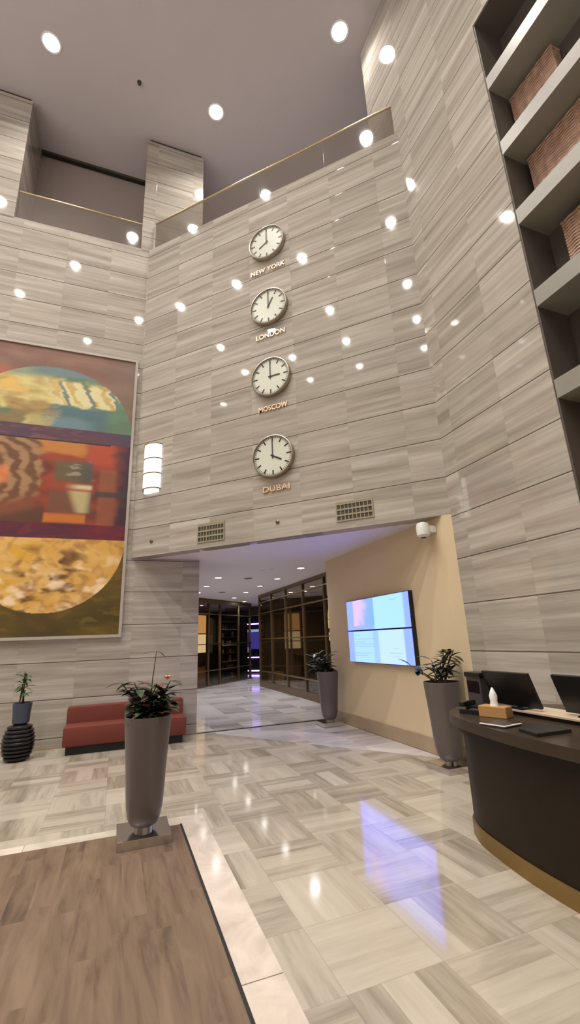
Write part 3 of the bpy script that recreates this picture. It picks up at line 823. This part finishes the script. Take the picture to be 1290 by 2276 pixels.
def plant(name, loc, label, stems, cat='plant', lm=M_leaf, extra=None, seed=1, L0=.17, W0=.07):
    rnd = random.Random(seed)
    o = empty(name, loc, 0, label, cat)
    st = MB(); lf = MB(); lr = MB()
    for (ax, ay, h, nl, mt) in stems:
        bx, by = rnd.uniform(-.05, .05), rnd.uniform(-.05, .05)
        pts = [(bx, by, -.02), (bx+ax*.4, by+ay*.4, h*.5), (bx+ax, by+ay, h)]
        st.tube(pts, [.010, .008, .004], 6)
        for k in range(nl):
            t = .35+.65*(k+1)/nl
            p = Vector(pts[0]).lerp(Vector(pts[2]), t)
            a = k*2.4+rnd.uniform(-.4, .4); el = rnd.uniform(-.1, .75)
            d = (math.cos(a)*math.cos(el), math.sin(a)*math.cos(el), math.sin(el))
            (lr if (mt and rnd.random() < mt) else lf).leaf(p, d, L0*rnd.uniform(.7, 1.2), W0*rnd.uniform(.75, 1.2), rnd.uniform(.15, .6))
    st.build('stems', M_stem, o, True)
    lf.build('foliage', lm, o, True)
    if len(lr.bm.verts): lr.build('reddish_foliage', M_leafr, o, True)
    else: lr.bm.free()
    return o
# front planter
tall_planter((-3.03, 3.475, .011), PI/4, 'tall grey planter on a chrome plate on the corner of the brown mat')
rnd = random.Random(5)
cr = Vector((.914, .405, 0))   # to the right as seen across the hall
def off(a, b=0): v = cr*a; return (v.x - cr.y*b, v.y + cr.x*b)
stm = []
for k in range(13):
    a, b = rnd.uniform(-.17, .16), rnd.uniform(-.12, .12); x, y = off(a, b)
    stm.append((x, y, rnd.uniform(.08, .26), 12, .12))
for a, h in ((.17, .33), (.12, .30), (.03, .29), (-.06, .27)):
    x, y = off(a); stm.append((x, y, h, 6, .5))
for a, h in ((-.19, .30), (-.24, .33), (-.14, .33)):
    x, y = off(a); stm.append((x, y, h, 5, .3))
p = plant('rubber_plant', (-3.03, 3.475, .93), 'bushy dark green and reddish plant growing in the front planter', stm, seed=3, L0=.17, W0=.08)
m = MB(); x, y = off(.05)
m.tube([(.0, .0, 0), (x*.5, y*.5, .35), (x, y, .60)], [.006, .005, .003], 6)
m.build('tall_stem', M_stem, p, True)
m = MB(); m.leaf((x, y, .60), (-cr.x, -cr.y, .0), .15, .03, .2); m.leaf((x, y, .605), (cr.x, cr.y, -.35), .12, .045, .5); m.build('tip_leaves', M_leaf, p, True)
m = MB(); x, y = off(.165)
for k in range(7):
    a = k*.9; m.leaf((x, y, .345), (math.cos(a)*.6, math.sin(a)*.6, .6), .06, .035, .2)
m.build('flower', M_flower, p, True)
# planter beside the right wall
tall_planter((-.775, 6.31, 0), PI/4, 'tall grey planter on a metal plate between the lit screens and the dark desk', r=.225, hgt=1.0)
cr2 = Vector((.995, .1, 0))
stm = []
rnd = random.Random(11)
for k in range(8):
    a = rnd.uniform(-.1, .18); stm.append((cr2.x*a, rnd.uniform(-.08, .08), rnd.uniform(.15, .3), 5, .1))
for a, h in ((.12, .40), (.18, .42), (.06, .39), (.16, .36), (.2, .40)): stm.append((cr2.x*a, .0, h, 8, .0))
stm.append((-.30, -.03, .22, 5, .3)); stm.append((-.26, .03, .18, 4, .3))
plant('rubber_plant', (-.775, 6.31, .96), 'dark green leafy plant in the planter right of the lit screens', stm, seed=9, L0=.18, W0=.075)
# planter at corridor mouth
tall_planter((-3.18, 8.68, 0), PI/4, 'tall grey planter at the far end of the beige wall by the shopfront', r=.21, hgt=.96)
stm = []
for k in range(11):
    a = rnd.uniform(-.36, .04); stm.append((cr2.x*a, rnd.uniform(-.1, .1), rnd.uniform(.12, .40), 9, .0))
plant('rubber_plant', (-3.18, 8.68, .92), 'dark bushy plant in the far planter at the corridor mouth', stm, seed=21, L0=.21, W0=.08)
# vase + slate pot at far left
vx, vy = -6.865, 5.035
o = empty('ribbed_vase', (vx, vy, 0), 0, 'squat black glossy vase with raised horizontal ribs at the far left', 'vase')
prof = [(.10, 0)]
nr = 9
for k in range(nr):
    z0 = .02 + k*.052
    rb_ = .225*math.sqrt(max(.12, 1-((z0+.026-.25)/.33)**2))
    prof += [(rb_-.016, z0), (rb_, z0+.013), (rb_, z0+.035), (rb_-.016, z0+.048)]
prof += [(.10, .50), (.085, .50)]
MB().lathe(prof, 48).build('vase_body', M_vase, o, True)
px_, py_ = -6.865, 5.035
o = empty('slate_pot', (px_, py_, .502), 0, 'slate blue pot standing on top of the black ribbed vase', 'planter')
MB().lathe([(.085, 0), (.118, .02), (.122, .15), (.135, .30), (.115, .30), (.11, .26)], 40, cap=False).build('pot_body', M_potblue, o, True)
MB().lathe([(.001, .27), (.112, .262)], 24, cap=False).build('soil', M_soil, o)
MB().lathe([(.001, 0.001), (.085, 0.001)], 24, cap=False).build('pot_foot', M_potblue, o)
stm = [(.03, .02, .5, 11, 0), (.0, 0., .42, 9, 0), (.06, .04, .40, 8, 0), (-.03, -.02, .35, 7, 0)]
plant('potted_shrub', (px_, py_, .76), 'upright bright green plant in the slate blue pot at the far left', stm, seed=4, lm=M_leafg, L0=.17, W0=.06)

# ---------------------------------------------------------------- reception desk
fr = [(.62, 4.95), (-.05, 5.02), (-.34, 4.86), (-.43, 4.56), (-.405, 4.38), (-.33, 4.20), (-.135, 3.90), (.02, 3.70), (.184, 3.52), (.42, 3.29), (.70, 3.06), (1.05, 2.81), (1.45, 2.58), (1.9, 2.40), (2.4, 2.28)]
def catmull(P, n=6):
    out = []
    for i in range(len(P)-1):
        p0 = Vector(P[max(i-1, 0)]); p1 = Vector(P[i]); p2 = Vector(P[i+1]); p3 = Vector(P[min(i+2, len(P)-1)])
        for k in range(n):
            t = k/n
            out.append(.5*((2*p1)+(p2-p0)*t+(2*p0-5*p1+4*p2-p3)*t*t+(3*p1-p0-3*p2+p3)*t**3))
    out.append(Vector(P[-1])); return out
F = catmull(fr)
def offset(P, d):
    out = []
    for i, p in enumerate(P):
        t = (P[min(i+1, len(P)-1)]-P[max(i-1, 0)]).normalized(); out.append(p+Vector((-t.y, t.x))*d)
    return out
back = [(2.6, 3.0), (1.9, 3.15), (1.35, 3.45), (.95, 3.85), (.70, 4.25)]
def ring(P): return [tuple(p) for p in P] + back
DZ = .92
desk = empty('reception_desk', (0, 0, 0), 0, 'curved dark brown reception desk with gold kick plate at lower right', 'desk')
MB().prism(ring(offset(F, .012)), .11, DZ-.13).build('front_panel', M_desk, desk)
MB().prism(ring(offset(F, -.004)), .0, .11).build('kick_plate', M_gold, desk)
MB().prism(ring(offset(F, -.03)), DZ-.13, DZ-.075).build('counter_band', M_desk, desk)
MB().prism(ring(offset(F, -.085)), DZ-.075, DZ).build('worktop', M_desktop, desk)

# things on the desk
def monitor(x, y, label):
    o = empty('desk_monitor', (x, y, .965), -PI/4, label, 'monitor', 'monitors on the desk')
    T = Matrix.Translation((0, 0, .0)) @ Matrix.Rotation(math.radians(20), 4, 'X')
    cs = MB().box(-.25, .25, -.012, .012, .02, .31, .004, M=T).build('casing', M_black, o)
    MB().box(-.24, .24, .0122, .014, .03, .30, M=T).build('display', M_screenoff, cs)
    MB().box(-.11, .11, -.08, .10, 0, .012, .003).build('stand_base', M_black, o)
    MB().box(-.02, .02, .012, .03, .005, .16, .003, M=T).build('stand_neck', M_black, o)
monitor(.05, 4.49, 'black screen monitor standing behind the tissue box on the desk')
monitor(.56, 4.06, 'black screen monitor at the right edge of the frame on the desk')
o = empty('monitor_riser', (.36, 4.26, DZ), -PI/4, 'long pale board monitor riser with black front on the desk', 'stand')
MB().box(-.42, .62, -.14, .14, .028, .045, .003).build('board', M_riser, o)
MB().box(-.40, .60, -.11, .11, 0, .028).build('support_block', M_blackm, o)
o = empty('card_terminal', (-.25, 4.70, DZ), -PI/4-.1, 'charcoal upright device standing behind the tissue box', 'device')
MB().box(-.11, .09, -.05, .05, 0, .30, .008).build('shell', M_greybox, o)
MB().box(-.12, .10, -.06, .06, .27, .315, .008).build('top_cover', M_black, o)
MB().box(-.09, .07, -.054, -.0505, .14, .24).build('display', M_screenoff, o)
o = empty('tissue_box', (-.13, 4.30, DZ), -PI/4+.35, 'tan leather tissue box with a white tissue on the desk', 'tissue box')
MB().box(-.115, .115, -.06, .06, 0, .085, .006).build('cover', M_tray, o)
m = MB(); m.lathe([(.035, .083), (.028, .12), (.034, .16), (.018, .20), (.006, .225)], 9, cap=False); t_ = m.build('tissue', M_paper, o, True)
o = empty('desk_telephone', (-.30, 4.45, DZ), -PI/4+.3, 'black desk telephone at the left end of the desk', 'telephone')
m = MB(); m.prism([(-.09, -.09), (.09, -.09), (.09, .09), (-.09, .09)], 0, .035); m.box(-.085, .085, -.0, .085, .03, .06, .008); m.build('phone_base', M_black, o)
MB().box(-.085, -.035, -.10, .10, .055, .095, .012).build('handset', M_black, o)
MB().box(0, .08, -.08, -.02, .035, .042).build('keypad', M_greybox, o)
o = MB().prism([(-.238, 3.906), (-.07, 3.80), (.043, 3.948), (-.12, 4.07)], DZ, DZ+.012).build('document_holder', M_greybox)
tag(o, 'dark square document holder with a white rim near the front edge of the desk', 'tray')
m = MB()
def strip(p, q, w=.006):
    p = Vector(p); q = Vector(q); n_ = Vector((-(q-p).y, (q-p).x)).normalized()*w
    m.prism([tuple(p-n_), tuple(q-n_), tuple(q+n_), tuple(p+n_)], DZ+.0122, DZ+.018)
strip((-.238, 3.906), (-.07, 3.80)); strip((-.07, 3.80), (.043, 3.948))
m.build('white_rim', M_paper, o)
o = MB().prism([(.02, 3.72), (.12, 3.56), (.34, 3.76), (.24, 3.93)], DZ, DZ+.022).build('desk_folder', M_blackm)
tag(o, 'closed black folder lying on the desk in front of the monitors', 'folder')

# ---------------------------------------------------------------- shopfronts in the corridor
def shopfront(name, p0, p1, mull, rails, top, pl_h, glass_m):
    p0 = Vector((*p0, 0)); p1 = Vector((*p1, 0)); d = p1-p0; Lg = d.length
    o = empty(name, (p0.x, p0.y, 0), math.atan2(d.y, d.x)); o['kind'] = 'structure'
    MB().box(0, Lg, -.04, .04, 0, pl_h).build('plinth', M_brass if False else M_bronze, o)
    for s_ in mull:
        MB().box(s_-.035, s_+.035, -.04, .04, pl_h, top).build('mullion', M_bronze, o)
    for z in rails:
        MB().box(0, Lg, -.05, .02, z-.016, z+.016).build('rail', M_brass, o)
    MB().box(0, Lg, -.045, .045, top, SO).build('header', M_bronze, o)
    e = [0]+list(mull)+[Lg]
    for a, b in zip(e, e[1:]):
        if b-a > .15: MB().box(a+.035, b-.035, -.006, .006, pl_h, top).build('glass_pane', glass_m, o)
    return o
G0, G1 = (-8.07, 15.05), (-2.65, 9.63)
shopfront('window_1', G0, G1, [.04, 1.45, 2.9, 4.35, 5.8, 7.3], [2.9, 2.52, 1.62, .52], 3.10, .2, M_shopglass)
shopfront('window_2', (-10.1, 12.2), (-10.1, 18.0), [.05, 2.5, 3.3, 4.7, 5.7], [2.62, 1.5, .55], 3.02, .04, M_shopglass)
# shop interior, right : local frame x along glazing, y inwards
GI = lambda s_, d_: (G0[0]+S*s_+S*d_, G0[1]-S*s_+S*d_)
def shelf_unit(loc, rz, w, h, d, n, label, lit=None):
    o = empty('display_shelving', (*loc, 0), rz, label, 'shelving', 'shop shelving behind the glass')
    MB().box(0, .03, 0, d, 0, h).build('side_panel', M_desk, o); MB().box(w-.03, w, 0, d, 0, h).build('side_panel', M_desk, o)
    MB().box(.03, w-.03, d-.02, d, 0, h).build('back_panel', M_dark, o)
    for k in range(n):
        z = .12+(h-.15)*k/(n-1)
        MB().box(.03, w-.03, 0, d-.02, z, z+.03).build('shelf', M_brass if k % 2 else M_riser, o)
    return o
def goods(loc, rz, w, rows, cols, h, seed, kind):
    rnd = random.Random(seed)
    for r in range(rows):
        for c in range(cols):
            x = .08+(w-.16)*(c+.5)/cols; z = .152+(h-.15)*r/(rows)
            hh = rnd.uniform(.12, .24); ww = rnd.uniform(.05, .10)
            a = math.cos(rz); b = math.sin(rz)
            o = MB().box(-ww/2, ww/2, -.05, .05, 0, hh, .006).build('boxed_product', random.Random(r*9+c+seed).choice([M_desk, M_tray, M_riser, M_greybox]))
            o.location = (loc[0]+a*x-b*.14, loc[1]+b*x+a*.14, z); o.rotation_euler = (0, 0, rz)
            tag(o, 'small boxed product standing in the ' + kind, 'box', 'boxed products in the ' + kind)
shelf_unit(GI(2.2, 1.9), -PI/4, 1.5, 2.4, .4, 6, 'tall dark display shelving deep inside the right shop')
shelf_unit(GI(4.9, 1.4), -PI/4, 1.6, 2.2, .4, 7, 'tall dark display shelving nearest the beige wall inside the right shop')
goods(GI(4.9, 1.4), -PI/4, 1.6, 6, 7, 2.2, 3, 'right shop shelving')
def stool(loc, rz, label, w=.7, h=.75):
    o = empty('lounge_chair', (*loc, 0), rz, label, 'chair', 'dark lounge chairs in the shop')
    MB().box(-w/2, w/2, -.33, .33, .12, .42, .05).build('seat', M_black, o, True)
    MB().box(-w/2, w/2, .2, .36, .36, h+.35, .05).build('backrest', M_black, o, True)
    for sx in (-1, 1):
        MB().box(sx*w/2-.06, sx*w/2+.06, -.33, .33, .12, .58, .03).build('armrest', M_black, o, True)
        for sy in (-1, 1): MB().lathe([(.015, 0), (.02, .12)], 10, c=(sx*(w/2-.08), sy*.26)).build('leg', M_chrome, o)
stool(GI(2.5, .8), PI*.7, 'black upholstered lounge chair behind the middle of the right shopfront')
stool(GI(3.5, .9), PI*.6, 'black upholstered lounge chair behind the right shopfront, nearer the beige wall')
o = empty('lit_lamp_tower', (*GI(4.35, .9), 0), -PI/4, 'cream glowing lamp tower inside the right shop', 'lamp')
MB().box(-.15, .15, -.15, .15, 0, 1.15, .005).build('column', M_tray, o)
MB().box(-.15, .15, -.15, .15, 1.5, 1.72, .005).build('lower_shade', M_cream, o)
MB().box(-.17, .17, -.17, .17, 1.84, 2.08, .005).build('middle_shade', M_cream, o)
MB().lathe([(.16, 2.1), (.11, 2.45)], 20).build('upper_shade', M_cream, o)
MB().box(-.06, .06, -.06, .06, 1.15, 2.1).build('stem', M_bronze, o)
o = empty('till_screen', (*GI(5.15, .75), 0), -PI/4+.3, 'small glowing blue white till screen inside the right shop', 'screen')
MB().box(-.2, .2, -.15, .15, 0, 1.3, .01).build('pedestal', M_desk, o)
MB().box(-.17, .17, -.12, -.10, 1.36, 1.54, .003).build('display', M_cyan, o)
MB().box(-.03, .03, -.10, -.06, 1.3, 1.45).build('neck', M_black, o)
for s_, w, lb in ((.7, .5, 'pale brown low display plinth near the far end of the right shop'), (5.95, .5, 'tan low display plinth near the beige wall')):
    o = MB().box(-w/2, w/2, -.2, .2, 0, .5, .01).build('display_plinth', M_tray); o.location = (*GI(s_, .35), 0); o.rotation_euler = (0, 0, -PI/4)
    tag(o, lb, 'plinth')
struct('wall_shop_rear', MB().prism([GI(-.2, 3.0), GI(8, 3.0), GI(8, 3.3), GI(-.2, 3.3)], 0, SO), M_dark)
struct('wall_shop_return', MB().prism([GI(-.05, .05), GI(-.05, 3.0), GI(-.2, 3.0), GI(-.2, .05)], 0, SO), M_dark)
for i, (x, y) in enumerate([GI(1.6, 1.2), GI(3.6, 1.3), GI(5.9, 1.2), (-12.2, 15.0), (-12.2, 17.2)]):  # warm downlights added to brighten the shop interiors
    o = copy_tree(cd); o.location = (x, y, SO)
    for c_ in list(o.children):
        if c_.type == 'LIGHT': bpy.data.objects.remove(c_)
    tag(o, 'small downlight added to brighten the dark shops behind the glass', 'ceiling light', 'added shop ceiling lights')
    ld = bpy.data.lights.new('added_shop_beam', 'SPOT'); ld.energy = 75; ld.spot_size = math.radians(150); ld.spot_blend = .8; ld.shadow_soft_size = .07; ld.color = (1, .72, .42)
    lo = bpy.data.objects.new('added_shop_beam', ld); col.objects.link(lo); lo.location = (0, 0, -.03); lo.parent = o
# left shop
o = empty('amber_light_box', (-10.6, 14.45, 0), PI/2, 'amber glowing vertical light box at the left edge of the far shop', 'light')
MB().box(0, .78, -.05, .05, 0, 2.95, .005).build('frame', M_bronze, o)
MB().box(.04, .74, -.056, -.051, 1.92, 2.6).build('lit_panel', M_orange, o)
MB().box(.04, .74, -.056, -.051, 1.2, 1.88).build('lower_lit_panel', M_cream, o)
MB().box(.04, .74, -.056, -.051, .1, .7).build('dim_panel', M_tray, o)
o = empty('black_cabinet', (-10.6, 15.3, 0), PI/2, 'black floor cabinet with grey glass top beside the amber light box', 'cabinet')
MB().box(0, .7, -.3, .3, 0, 1.45, .01).build('body', M_black, o)
MB().box(.03, .67, -.28, .28, 1.46, 2.5, .004).build('glass_case', plain('smoky green glass', (.05, .055, .045), .1), o)
shelf_unit((-10.45, 16.1), PI/2, 1.3, 2.4, .4, 8, 'brown display shelving in the far shop left of the violet display')
goods((-10.47, 16.1), PI/2, 1.3, 7, 6, 2.4, 8, 'far shop shelving')
o = MB().box(-.25, .25, -.2, .2, 0, 2.3, .01).build('black_column', M_black); o.location = (-10.5, 17.75, 0); tag(o, 'tall black column at the right end of the far shop', 'column')
# violet display at the end
o = empty('violet_display_case', (-11.6, 20.7, 0), 0, 'violet and blue lit display case at the far end of the corridor', 'display case')
MB().box(-.8, .8, 0, .4, 0, 2.75, .005).build('cabinet_body', M_black, o)
MB().tube([(-.75, -.05, 2.38), (.75, -.05, 2.38)], .03, 10).build('light_tube', M_violet, o, True)
MB().box(-.7, .7, -.02, -.001, 1.15, 2.05).build('blue_panel', M_blue, o)
MB().box(-.5, .5, -.025, -.021, 1.98, 2.12).build('upper_strip', M_bluew, o)
MB().box(-.45, .0, -.025, -.021, 1.0, 1.25).build('small_screen', M_bluew, o)
MB().tube([(-.2, -.05, .75), (.5, -.05, .75)], .025, 8).build('lower_light_tube', M_violet, o, True)
MB().tube([(-.5, -.05, .12), (.6, -.05, .12)], .03, 8).build('floor_light_tube', M_violet, o, True)
struct('ceiling', MB().box(-12.6, -10.0, 19.8, 20.1, 2.75, SO), M_dark)

# ---------------------------------------------------------------- world, camera
w = bpy.data.worlds.new('hall air'); scn.world = w; w.use_nodes = True
w.node_tree.nodes['Background'].inputs[0].default_value = (.5, .48, .46, 1); w.node_tree.nodes['Background'].inputs[1].default_value = .05

f, yaw, pit, rol = 991.17, -0.4166482, 0.27604913, -0.03932408
Fd = Vector((math.sin(yaw)*math.cos(pit), math.cos(yaw)*math.cos(pit), math.sin(pit)))
Rt = Vector((math.cos(yaw), -math.sin(yaw), 0)); Up = Rt.cross(Fd)
R2 = Rt*math.cos(rol)+Up*math.sin(rol); U2 = -Rt*math.sin(rol)+Up*math.cos(rol)
cd_ = bpy.data.cameras.new('camera'); cam = bpy.data.objects.new('camera', cd_); col.objects.link(cam)
cam.matrix_world = Matrix(((R2.x, U2.x, -Fd.x, 0), (R2.y, U2.y, -Fd.y, 0), (R2.z, U2.z, -Fd.z, 1.6), (0, 0, 0, 1)))
cd_.sensor_fit = 'VERTICAL'; cd_.sensor_height = 24; cd_.lens = 24*f/2276
cd_.clip_start = .05; cd_.clip_end = 200
scn.camera = cam
vs_ = scn.view_settings
vs_.view_transform = 'Standard'; vs_.look = 'None'; vs_.exposure = -0.22; vs_.gamma = 1; vs_.use_curve_mapping = False
